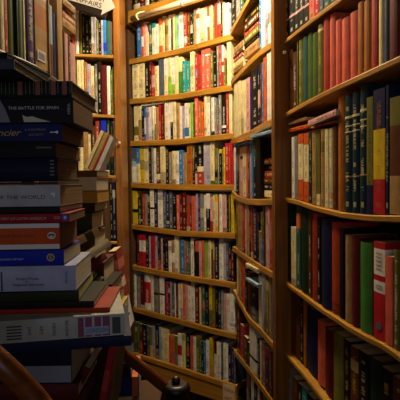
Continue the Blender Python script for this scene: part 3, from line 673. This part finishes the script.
words(r_, loc, k, 'A HISTORY OF LATIN AMERICA', -10, 218, 2.5, 'c98a86', wpx=57)
words(r_, loc, k, 'XXI', 54, 217.6, 3, 'c98a86', wpx=6)
slab('emblem', disc(*loc(65.3, 217.4), 3.1*k, 3.1*k), -.0006, .0004, ink('1f3fa8'), r_)
slab('emblem_centre', disc(*loc(65.3, 217.4), 1.3*k, 1.3*k), -.0011, .0003, ink('9fc4e8'), r_)
stack_book('K', 60, 206.6, 212.6, .785, .24, .15, 'thin black book directly under the grey world book in front stack')
r_, loc, k = stack_book('a8aaae', 60.5, 184.4, 206.2, .78, .25, .15, 'grey book lettered OF THE WORLD on its spine, front stack', pc='a08058', hard=False)
words(r_, loc, k, 'HISTORY OF THE WORLD', -34, 197, 3.8, '24282c', wpx=79)
cx, cz = loc(53, 195)
slab('white_mark', [(cx-3*k, cz+1.6*k), (cx+2.6*k, cz+3*k), (cx+2.2*k, cz-3*k), (cx+.2*k, cz-.2*k)], -.0006, .0004, ink('c2d0d8'), r_)
stack_book('3a0d24', 58, 181.6, 184, .785, .24, .14, 'very thin plum-coloured book lying on the grey world book')
r_, loc, k = stack_book('0b0f2c', 57.5, 157.6, 181.2, .785, .24, .14, 'thick dark navy book with faded gold marks near spine end, front stack', hard=True, pc='86623e')
for yy in (160, 163.5, 167, 170.5, 174):
    p0 = loc(50.5, yy+1.6); p1 = loc(54.6, yy); slab('gilt_mark', [(p0[0], p0[1]), (p1[0], p0[1]), (p1[0], p1[1]), (p0[0], p1[1])], -.0006, .0002, ink('4a4636'), r_)
r_, loc, k = stack_book('0e0c0c', 56, 141.4, 157.2, .785, .24, .16, 'black paperback with tiny grey lettering, just beneath the blue gold-script book', pc='8e6c4c')
words(r_, loc, k, 'COMPANION', 36.5, 147.6, 1.7, '8a8884', wpx=15)
r_, loc, k = stack_book('141a52', 62, 123, 141, .785, .24, .15, 'dark blue book with gold script title and white arrow mark, front stack', pc='8e6c4c')
words(r_, loc, k, 'Lancier', -12, 132.4, 6.4, 'a88a38', wpx=33, shear=.35)
words(r_, loc, k, 'A EUROPEAN', 25, 129.6, 2.2, '6f6c70', wpx=21); words(r_, loc, k, 'SOCIETY', 29, 134.6, 2.2, '6f6c70', wpx=15)
cx, cz = loc(54.5, 132.2)
slab('white_mark', [(cx-4*k, cz+.6*k), (cx-2*k, cz+.5*k), (cx+.5*k, cz+.4*k), (cx+3.6*k, cz+1.7*k), (cx+4*k, cz), (cx+3.6*k, cz-1.7*k), (cx+.5*k, cz-.4*k), (cx-4*k, cz-.6*k)], -.0006, .0004, ink('c9d2dc'), r_)
r_, loc, k = stack_book('141316', 73.5, 97, 122.6, .78, .27, .145, 'thick black book lettered THE BATTLE FOR SPAIN, near top of front stack', pc='94704e')
words(r_, loc, k, 'THE BATTLE FOR SPAIN', 9, 107.8, 3.0, 'b9b7b2', wpx=50)
text_mesh('spine_lettering', 'W&N', 4.4*k, ink('a0a0a0'), r_, (loc(69, 109)[0], -.0006, loc(69, 109)[1]), rot=(90, 90, 0), align='CENTER')
slab('cream_shape', [loc(23, 114.5), loc(27, 116.5), loc(33, 116), loc(40, 118.5), loc(51, 121.6), loc(24.5, 121.6)], -.0006, .0004, ink('b8b298'), r_)
slab('grey_shape', [loc(-20, 99), loc(1, 99), loc(6, 108), (loc(11, 121.6)), loc(-20, 121.6)], -.0006, .0004, ink('66666e'), r_)
r_, loc, k = stack_book('142018', 71.5, 80.2, 96.6, .785, .28, .195, 'dark green leather book with red spine labels, topping the front stack', hard=True, pc='94785a')
for xx in (18.5, 36, 51.5, 62.5):
    p0 = loc(xx, 94.6); p1 = loc(xx+4.6, 81.2); slab('red_spine_label', [(p0[0], p0[1]), (p1[0], p0[1]), (p1[0], p1[1]), (p0[0], p1[1])], -.0003, .0005, ink('7a2a18'), r_)
for xx in range(-10, 71, 4):
    if any(abs(xx-q) < 5 and xx > q-1 for q in (18.5, 36, 51.5, 62.5)): continue
    p0 = loc(xx, 93.6); p1 = loc(xx+.7, 82.2); slab('gilt_rule', [(p0[0], p0[1]), (p1[0], p0[1]), (p1[0], p1[1]), (p0[0], p1[1])], -.0003, .0004, ink('4d4a2c'), r_)
# tilted open-edged black book on top
def free_book(c, pos, R, t, h, d, label, hard=False, pc=None, group=None, seed=.4, acc=.0, bands=()):
    root = empty('book', Matrix.Translation(pos) @ R)
    base = RGB[c] if c in RGB else lin(c)
    mb = MB(); book_cover(mb, t, h, d, base, bands, (*RGB['w'], acc), hard, seed); link('cover', mb.mesh('cover', [COVER]), root)
    mb = MB(); book_pages(mb, t, h, d, hard, seed, pc=lin(pc) if pc else None); link('page_block', mb.mesh('page_block', [PAGE]), root)
    tag(root, label, 'book', group); return root
Rz = lambda a: Matrix.Rotation(math.radians(a), 4, 'Z')
Rx = lambda a: Matrix.Rotation(math.radians(a), 4, 'X')
Ry = lambda a: Matrix.Rotation(math.radians(a), 4, 'Y')
zt = at(71.5, 80.2, .785).z
p_ = at(14, 69, .707); p_.z = zt+.001
free_book('3a4048', p_, LYING, .0145, .20, .19, 'charcoal book overhanging the front stack, cream page edges at its end', hard=True, pc='c0a870', group=GB)
p_ = at(7, 58, .73); p_.z = zt+.0165
free_book('15110f', p_, Rz(-6) @ LYING, .014, .19, .16, 'black book resting on charcoal book, very top of the front stack', hard=True, group=GB)

# ============ SECOND PILE behind the stack, fore-edges to the right
GP = 'books piled behind the front stack'
def pile_book(c, xl, xr, y0, y1, Y, d, label, yaw=0, roll=0, pc=None, hard=False):
    pb = at(xr, y1, Y); t = (y1-y0)/F*Y-.0006; h = (xr-xl)/F*Y
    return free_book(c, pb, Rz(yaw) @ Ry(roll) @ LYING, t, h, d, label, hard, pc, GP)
# neat lower courses
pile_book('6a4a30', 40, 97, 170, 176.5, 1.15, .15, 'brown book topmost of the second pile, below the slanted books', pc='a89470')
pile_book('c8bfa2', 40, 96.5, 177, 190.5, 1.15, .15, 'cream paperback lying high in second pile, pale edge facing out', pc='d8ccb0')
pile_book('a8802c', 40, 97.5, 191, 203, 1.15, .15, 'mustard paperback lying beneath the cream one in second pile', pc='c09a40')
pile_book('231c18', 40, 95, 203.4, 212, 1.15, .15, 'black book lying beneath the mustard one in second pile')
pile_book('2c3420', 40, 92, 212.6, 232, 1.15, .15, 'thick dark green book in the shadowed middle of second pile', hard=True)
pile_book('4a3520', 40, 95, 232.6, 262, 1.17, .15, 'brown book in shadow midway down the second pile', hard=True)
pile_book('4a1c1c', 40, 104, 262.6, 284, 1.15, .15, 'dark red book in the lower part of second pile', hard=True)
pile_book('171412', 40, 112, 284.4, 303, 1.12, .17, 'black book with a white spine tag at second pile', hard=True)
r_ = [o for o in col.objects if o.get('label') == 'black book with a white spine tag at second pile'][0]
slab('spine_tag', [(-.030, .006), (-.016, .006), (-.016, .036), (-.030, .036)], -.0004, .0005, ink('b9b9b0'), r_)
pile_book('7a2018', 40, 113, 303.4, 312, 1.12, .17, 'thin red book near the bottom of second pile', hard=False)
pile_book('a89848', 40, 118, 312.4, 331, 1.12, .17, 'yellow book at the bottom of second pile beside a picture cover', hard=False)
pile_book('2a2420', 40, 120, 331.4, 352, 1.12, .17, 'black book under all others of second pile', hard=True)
# curled paperbacks poking diagonally out to the right
def poke(c, x0, y0, x1, y1, Y, w, t, label, pc=None, band=None):
    """cover lying on its side whose spine runs from (x0,y0) up to (x1,y1)"""
    a = at(x0, y0, Y); b = at(x1, y1, Y+.07); dv = (b-a); h = dv.length; ex = dv.normalized()
    yv = Vector((.18, .95, .1)); yv = (yv-ex*yv.dot(ex)).normalized(); zz = -ex; xx = yv.cross(zz)
    R = Matrix((xx, yv, zz)).transposed().to_4x4()
    return free_book(c, b, R, t, h, w, label, False, pc, GP, bands=band or ())
poke('b59a70', 70, 250, 101, 234, 1.0, .11, .017, 'tan curled paperback with a dark patch, poking right from second pile', 'cbb98c', [(.2, .45, lin('3a3420'))])
poke('c9bd98', 86, 262, 112, 245, 1.0, .11, .018, 'cream curled paperback poking right, beneath the tan one', 'd0c8a8')
poke('6a2420', 84, 276, 108, 258, 1.02, .09, .016, 'dark red paperback poking out below the cream curled one', '8a6a50')
poke('7d7a40', 80, 290, 98, 274, .99, .09, .012, 'olive paperback slanting out beside the lavender book', 'b5ab60')
poke('4f6a1c', 88, 297, 104, 277, 1.0, .09, .012, 'leaf green paperback slanting behind the olive one', '6d8a30')

# slanted books leaning to the right in front of the rear-left case
for i, (c, x0, y0, x1, y1, w, lab) in enumerate((('d0c094', 84.5, 167, 101, 130, 3.2, 'cream book, leftmost of the four slanted books beside amber upright'),
        ('9a8450', 87.5, 171, 105, 132, 3.6, 'tan book, second of the four slanted books beside amber upright'),
        ('9a2c1c', 91, 173, 107.5, 136, 1.8, 'slim red book, third of the four slanted books'),
        ('b0b0b4', 93, 174.5, 110, 136, 3.8, 'grey-white book, rightmost and clearest of the four slanted books'))):
    Yq = 2.5; a = at(x0, y0, Yq); b = at(x1, y1, Yq); dv = b-a; zz = dv.normalized(); yv = Vector((0, 1, 0)); yv = (yv-zz*yv.dot(zz)).normalized(); xx = yv.cross(zz)
    R_ = Matrix((xx, yv, zz)).transposed().to_4x4()
    free_book(c, a, R_, w/F*Yq*1.05, dv.length, .14, lab, False, 'b8ad88', 'slanted books beside the amber upright', acc=.0)
# the slanted row stands on a low side table pile
sb = at(90, 176.5, 2.5)
tb = empty('side_shelf', Matrix.Translation((sb.x+.02, 2.49, 0))); tag(tb, 'dark narrow ledge holding slanted books in front of rear-left bookcase', 'shelf')
child_box('ledge', [(-.22, .09, 0, .18, sb.z-.030, sb.z-.012)], DARKW, tb)
child_box('leg', [(-.20, -.16, .0, .18, .0, sb.z-.03)], DARKW, tb)
child_box('leg', [(.02, .05, .02, .16, .0, sb.z-.03)], DARKW, tb)

# picture-covered book, red bag, leaning books low right of the stack
def leaning(c, x0, y0, x1, y1, wpx, Y, d, label, pc=None, bands=(), yaw=0):
    a = at(x0, y0, Y); b = at(x1, y1, Y); dv = b-a; zz = dv.normalized(); yv = Matrix.Rotation(math.radians(yaw), 3, 'Z') @ Vector((0, 1, 0)); yv = (yv-zz*yv.dot(zz)).normalized(); xx = yv.cross(zz)
    return free_book(c, a, Matrix((xx, yv, zz)).transposed().to_4x4(), wpx/F*Y, dv.length, d, label, False, pc, 'books leaning low beside the front stack', bands=bands)
leaning('c9b9a6', 124, 334, 112, 276, 4, 1.28, .12, 'picture-covered book standing slightly tilted at right edge of the pile', bands=[(.0, .5, lin('d2cfd4')), (.5, .7, lin('8a3020'))])
leaning('8a2a22', 116, 300, 108, 252, 8, 1.33, .1, 'bright red curled booklet jutting up at right edge of the pile', bands=[(.6, .8, lin('b86a60'))])
leaning('a8202a', 97, 412, 110, 342, 5.5, .93, .12, 'red book leaning under the stack, beside the brown chair rail', bands=[(.3, .6, lin('c04a40'))])
leaning('5a1016', 74, 386, 84, 366, 7, .84, .12, 'crimson book corner jutting beside the thick navy book')
leaning('2a1a10', 88, 414, 99, 346, 6, .95, .12, 'dark brown book leaning left of the red leaning book')
leaning('6a5a3c', 107, 418, 114, 352, 4, 1.0, .12, 'tan-grey book leaning right of the red leaning book')

# supporting counter below the stacks
ct = empty('counter', Matrix.Translation((-.35, .74, 0))); tag(ct, 'low dark wooden counter carrying the book stacks, below the frame edge', 'counter')
zc = at(78, 401, .80).z-.002
child_box('counter_top', [(-.35, .145, 0, .56, zc-.03, zc)], DARKW, ct, .002)
child_box('counter_body', [(-.33, .12, .03, .54, 0.02, zc-.03)], DARKW, ct, .002)
child_box('side_ledge', [(.121, .20, .10, .34, zc-.15, zc-.13)], DARKW, ct, .002)

# low stack on the floor side: blue books and cream page at bottom
for i, (c, xl, xr, y0, y1, lab) in enumerate((('c9bd96', 100, 132, 396, 412, 'cream booklet lying at the bottom edge beside the front stack'),
        ('1a2f6e', 96, 139, 376, 395.6, 'blue book with orange patch lying below the brown chair rail'),
        ('20242c', 96, 131, 369, 375.6, 'black book lying on the blue one below the chair rail'),
        ('2a3038', 96, 130, 363, 368.6, 'grey-blue book topmost of the low pile below the chair rail'))):
    Yq = 1.75; pb = at(xr, y1, Yq)
    r_ = free_book(c, pb, Rz(4) @ LYING, (y1-y0)/F*Yq-.0006, .17, .22, lab, False, '9a9a90', 'low pile below the chair rail', bands=[(.02, .14, lin('c8703a'))] if i == 1 else ())
zl = at(132, 412, 1.75).z
st = empty('stool', Matrix.Translation((-.36, 1.86, 0))); tag(st, 'small dark stool under the low pile, half hidden beyond the counter', 'stool')
child_box('seat', [(-.16, .20, -.13, .18, zl-.03, zl-.001)], DARKW, st, .004)
for sx in (-.14, .16):
    for sy in (-.10, .15): child_box('leg', [(sx-.015, sx+.015, sy-.015, sy+.015, 0, zl-.03)], DARKW, st)

# ============ CHAIRS with rounded rails
ch = empty('armchair', Matrix.Translation((.0, 1.5, 0))); tag(ch, 'brown wooden armchair behind the stack, rounded rail running down to a dark post', 'chair')
inv = Matrix.Translation((.0, -1.5, 0))
def cw(p): return inv @ Vector(p)
ch2 = empty('wooden_chair', Matrix.Translation((-.26, .55, 0))); tag(ch2, 'brown wooden chair in the bottom left corner, only its round rail seen', 'chair')
inv2 = Matrix.Translation((.26, -.55, 0))
pts = [at(-60, 310, .60), at(-40, 326, .60), at(0, 362, .60), at(26, 388, .61), at(50, 418, .62), at(70, 455, .64)]
sp = smooth_path(pts)
link('arm_rail', tubemesh('arm_rail', [inv2 @ q for q in sp], [.0145]*len(sp), CHAIRW), ch2)
e0 = inv2 @ sp[-1]
link('leg', tubemesh('leg', [e0, (e0.x, e0.y, .01)], [.016, .012], CHAIRW), ch2)
e0 = inv2 @ sp[0]
link('leg', tubemesh('leg', [e0, (e0.x, e0.y, .01)], [.016, .012], CHAIRW), ch2)
child_box('seat', [(-.16, .14, -.22, .14, .42, .45)], CHAIRW, ch2, .006)
pts = [at(90, 331, 1.36), at(112, 345, 1.36), at(130, 359, 1.38), at(148, 373, 1.40), at(166, 388, 1.42)]
link('arm_rail', tubemesh('arm_rail', [cw(q) for q in smooth_path(pts)], [.017]*25, CHAIRW), ch)
top = at(176, 383, 1.42)
prof = [(0, .030), (-.008, .040), (-.02, .043), (-.03, .036), (-.036, .034), (-.05, .041), (-.10, .041), (-.2, .036), (-.5, .03), (-top.z+.002, .026)]
link('post', tubemesh('post', [cw(top+Vector((0, 0, dz))) for dz, _ in prof], [r for _, r in prof], BLACKW, 20), ch)
kn = tubemesh('knob', [cw(top+Vector((0, -.002, dz))) for dz in (.0, .006, .012, .018, .021)], [.010, .013, .013, .009, .004], BLACKW, 14)
link('knob', kn, ch)
seatz = .62
child_box('seat', [(-.16, .20, -.06, .24, seatz-.03, seatz)], CHAIRW, ch, .006)
for sx, sy in ((-.13, -.03), (-.13, .2), (.17, -.03), (.17, .21)):
    child_box('leg', [(sx-.018, sx+.018, sy-.018, sy+.018, .0, seatz-.03)], CHAIRW, ch)

# ============ BRASS RAIL across the top of the back case
rl = empty('ladder_rail', BACK.M); tag(rl, 'pale brass rail on hooks running across the top of the back bookcase', 'rail')
Mi = BACK.M.inverted()
def onb(px, py, off):
    u_, z_ = BACK.hit(px, py, off); return (u_, off, z_)
a = onb(132, 19, -.05); b = onb(226, -11.5, -.05)
link('tube', tubemesh('tube', [a, b], [.0165, .0165], BRASS, 18), rl)
for f_ in (.08, .58):
    x = a[0]+(b[0]-a[0])*f_; z = a[2]+(b[2]-a[2])*f_
    link('bracket', tubemesh('bracket', smooth_path([(x, -.05, z-.018), (x, -.07, z), (x, -.05, z+.024), (x, .0, z+.045)], 5), [.005]*16, BRASS, 10), rl)
# shelf edge board below the rail
u0_, z0_ = BACK.hit(133, 26); u1_, z1_ = BACK.hit(228, -4)
# small white sockets on the uprights
for (px, py, Y, sz, nm_, lab) in ((284.6, 52.5, 1.975, .012, 'shelf_clip', 'small white clip on the thick upright, at left end of near bookcase second row'),
                              (119.5, 142.5, 2.735, .012, 'shelf_clip', 'small white clip on the amber upright beside slanted books')):
    p_ = at(px, py, Y)
    o = link(nm_, boxmesh(nm_, [(-sz/2, sz/2, -.004, .004, -sz/2, sz/2)], ink('d8d4c8'), .002)); o.location = p_
    tag(o, lab, 'clip')

# binder details
for b in single:
    if b['case'] == 'near right bookcase' and b['c'] == 'r' and b['where'] == 'fourth row down':
        r_ = b['obj']; r_.name = 'ring_binder'; r_['label'] = 'red ring binder with white spine labels and grey finger hole, near right bookcase fourth row'
        r_['category'] = 'binder'; del r_['group']
        t, h = b['t'], b['h']
        slab('finger_hole', disc(t*.5, h*.135, t*.24, t*.22), -.0004, .0006, ink('53606e'), r_)
        for zz in (.52, .55, .72, .76, .80, .84, .88):
            slab('label_line', [(t*.2, h*zz), (t*.8, h*zz), (t*.8, h*(zz+.006)), (t*.2, h*(zz+.006))], -.0004, .0004, ink('5a5650'), r_)
    if b['case'] == 'near left shelf' and b['c'] == 't' and 35 <= b['x0'] < 36:
        r_ = b['obj']; t = b['t']
        slab('barcode_label', [(t*.1, .018), (t*.72, .018), (t*.72, .046), (t*.1, .046)], -.0006, .0004, ink('c4c8cc'), r_)
        for q in range(7):
            x_ = t*(.18+.07*q); slab('barcode_bar', [(x_, .023), (x_+t*.03, .023), (x_+t*.03, .041), (x_, .041)], -.0011, .0002, ink('222222'), r_)
        r_['label'] = 'wide tan picture-spined book with barcode label, near left shelf'
# upright white title on rear-left book
for b in single:
    if b['case'] == 'rear-left bookcase' and b['where'] == 'bottom row' and b['c'] == 'w':
        text_mesh('title_lettering', 'ISABEL', .026, ink('1d1b18'), b['obj'], (b['t']/2, -.0006, b['h']*.48), rot=(90, 90, 0), align='CENTER')
    if b['case'] == 'back bookcase' and b['where'] == 'second row under brass rail' and b['x0'] == 138.5:
        text_mesh('title_lettering', 'S', .03, ink('4a3a1c'), b['obj'], (b['t']*.1, -.0006, b['h']*.33), rot=(90, 0, 0))

# ============ SIGN (black board, white arrow) top left
def sign_pt(px, py): return at(px, py, 2.62)
sg = empty('arrow_sign', Matrix.Translation(sign_pt(92, 4))); tag(sg, 'black hanging sign with a white arrow lettered CURRENT AFFAIRS', 'sign')
k = 2.62/F; tilt = -17
Rt = Matrix.Rotation(math.radians(-tilt), 4, 'Y')
bd = link('board', boxmesh('board', [(-.20, .085, 0, .012, -.050, .16)], BLACKW, .002), sg, Rt)
arrow = [(-.135, -.014), (.060, -.014), (.060, -.042), (.122, .016), (.060, .085), (.060, .062), (-.135, .062)]
arw = slab('arrow', arrow, -.0005, .002, ink('97928a'), sg); arw.matrix_local = Rt
t1 = text_mesh('lettering', 'AFFAIRS', .037, ink('161310'), arw, (.052, -.003, .003), align='RIGHT', sx=1.0)
t2 = text_mesh('lettering', 'CURRENT', .037, ink('161310'), arw, (.064, -.003, .036), align='RIGHT', sx=1.0)
for xx in (-.12, .10):
    link('chain', tubemesh('chain', [(xx, .006, .14), (xx, .006, 3.0-sg.location.z-.01)], [.0015]*2, BLACKW, 6), sg)

# ============ SHELF CARD (white, red lettering)
cd = empty('shelf_card', BACK.M); tag(cd, 'white shelf card with red lettering hanging at right end of back bookcase', 'sign')
u0_, z0_ = BACK.hit(223, 383, -.004); u1_, z1_ = BACK.hit(235, 404, -.004)
zt_ = BACK.hit(229, 385, -.004)[1]
link('card', boxmesh('card', [(u0_, u1_, -.0045, -.002, z1_, zt_)], ink('cdbf9a'), .0), cd)
for s_, py in (('CHINA', 388.5), ('ART', 396.8)):
    uu, zz = BACK.hit(224.2, py, -.004)
    o = text_mesh('lettering', s_, .030, ink('b02a22'), cd, (uu, -.0052, zz-.004))
    w = max(v.co.x for v in o.data.vertices); o.scale.x = min(1, (u1_-u0_)*.86/w)

# ============ ROOM SHELL
def struct(name, bs, mat):
    o = link(name, boxmesh(name, bs, mat)); o['kind'] = 'structure'; return o
FLOORM = wood_material('dark_floor_boards', '1f120a', '38200f', .5)
WALLM = plain('aged_plaster', '6a5434', .9)
struct('floor', [(-1.8, 1.8, -1.2, 4.2, -.05, 0)], FLOORM)
struct('ceiling', [(-1.8, 1.8, -1.2, 4.2, 3.0, 3.05)], plain('cream_ceiling', '8a7450', .9))
struct('wall_left', [(-1.85, -1.8, -1.2, 4.2, 0, 3.0)], WALLM)
struct('wall_right', [(1.8, 1.85, -1.2, 4.2, 0, 3.0)], WALLM)
struct('wall_back', [(-1.8, 1.8, 4.2, 4.25, 0, 3.0)], WALLM)
struct('wall_front', [(-1.8, -.9, -1.25, -1.2, 0, 3.0), (.9, 1.8, -1.25, -1.2, 0, 3.0), (-.9, .9, -1.25, -1.2, 0, 0.9), (-.9, .9, -1.25, -1.2, 2.3, 3.0)], WALLM)

# ============ LIGHT
def light(name, kind, loc, energy, colr, **kw):
    l = bpy.data.lights.new(name, kind); l.energy = energy; l.color = colr
    for a_, v_ in kw.items(): setattr(l, a_, v_)
    o = bpy.data.objects.new(name, l); col.objects.link(o); o.location = loc; return o
light('ceiling_lamp', 'POINT', (.0, 2.18, 2.84), 105, (1, .83, .56), shadow_soft_size=.07)
light('aisle_fill', 'POINT', (.10, 1.0, 2.85), 1.5, (1, .78, .5), shadow_soft_size=.08)  # weak unseen fill light, added above the aisle
o = light('window_daylight', 'AREA', (-.1, -1.1, 1.7), 4.5, (.84, .88, 1), shape='RECTANGLE', size=1.6, size_y=1.2)
o.rotation_euler = (math.radians(90), 0, 0)
w = bpy.data.worlds.new('world'); sc.world = w; w.use_nodes = True
w.node_tree.nodes['Background'].inputs[0].default_value = (.5, .6, 1, 1); w.node_tree.nodes['Background'].inputs[1].default_value = .08
sc.view_settings.view_transform = 'Standard'; sc.view_settings.look = 'None'; sc.view_settings.gamma = 1
sc.view_settings.exposure = 0
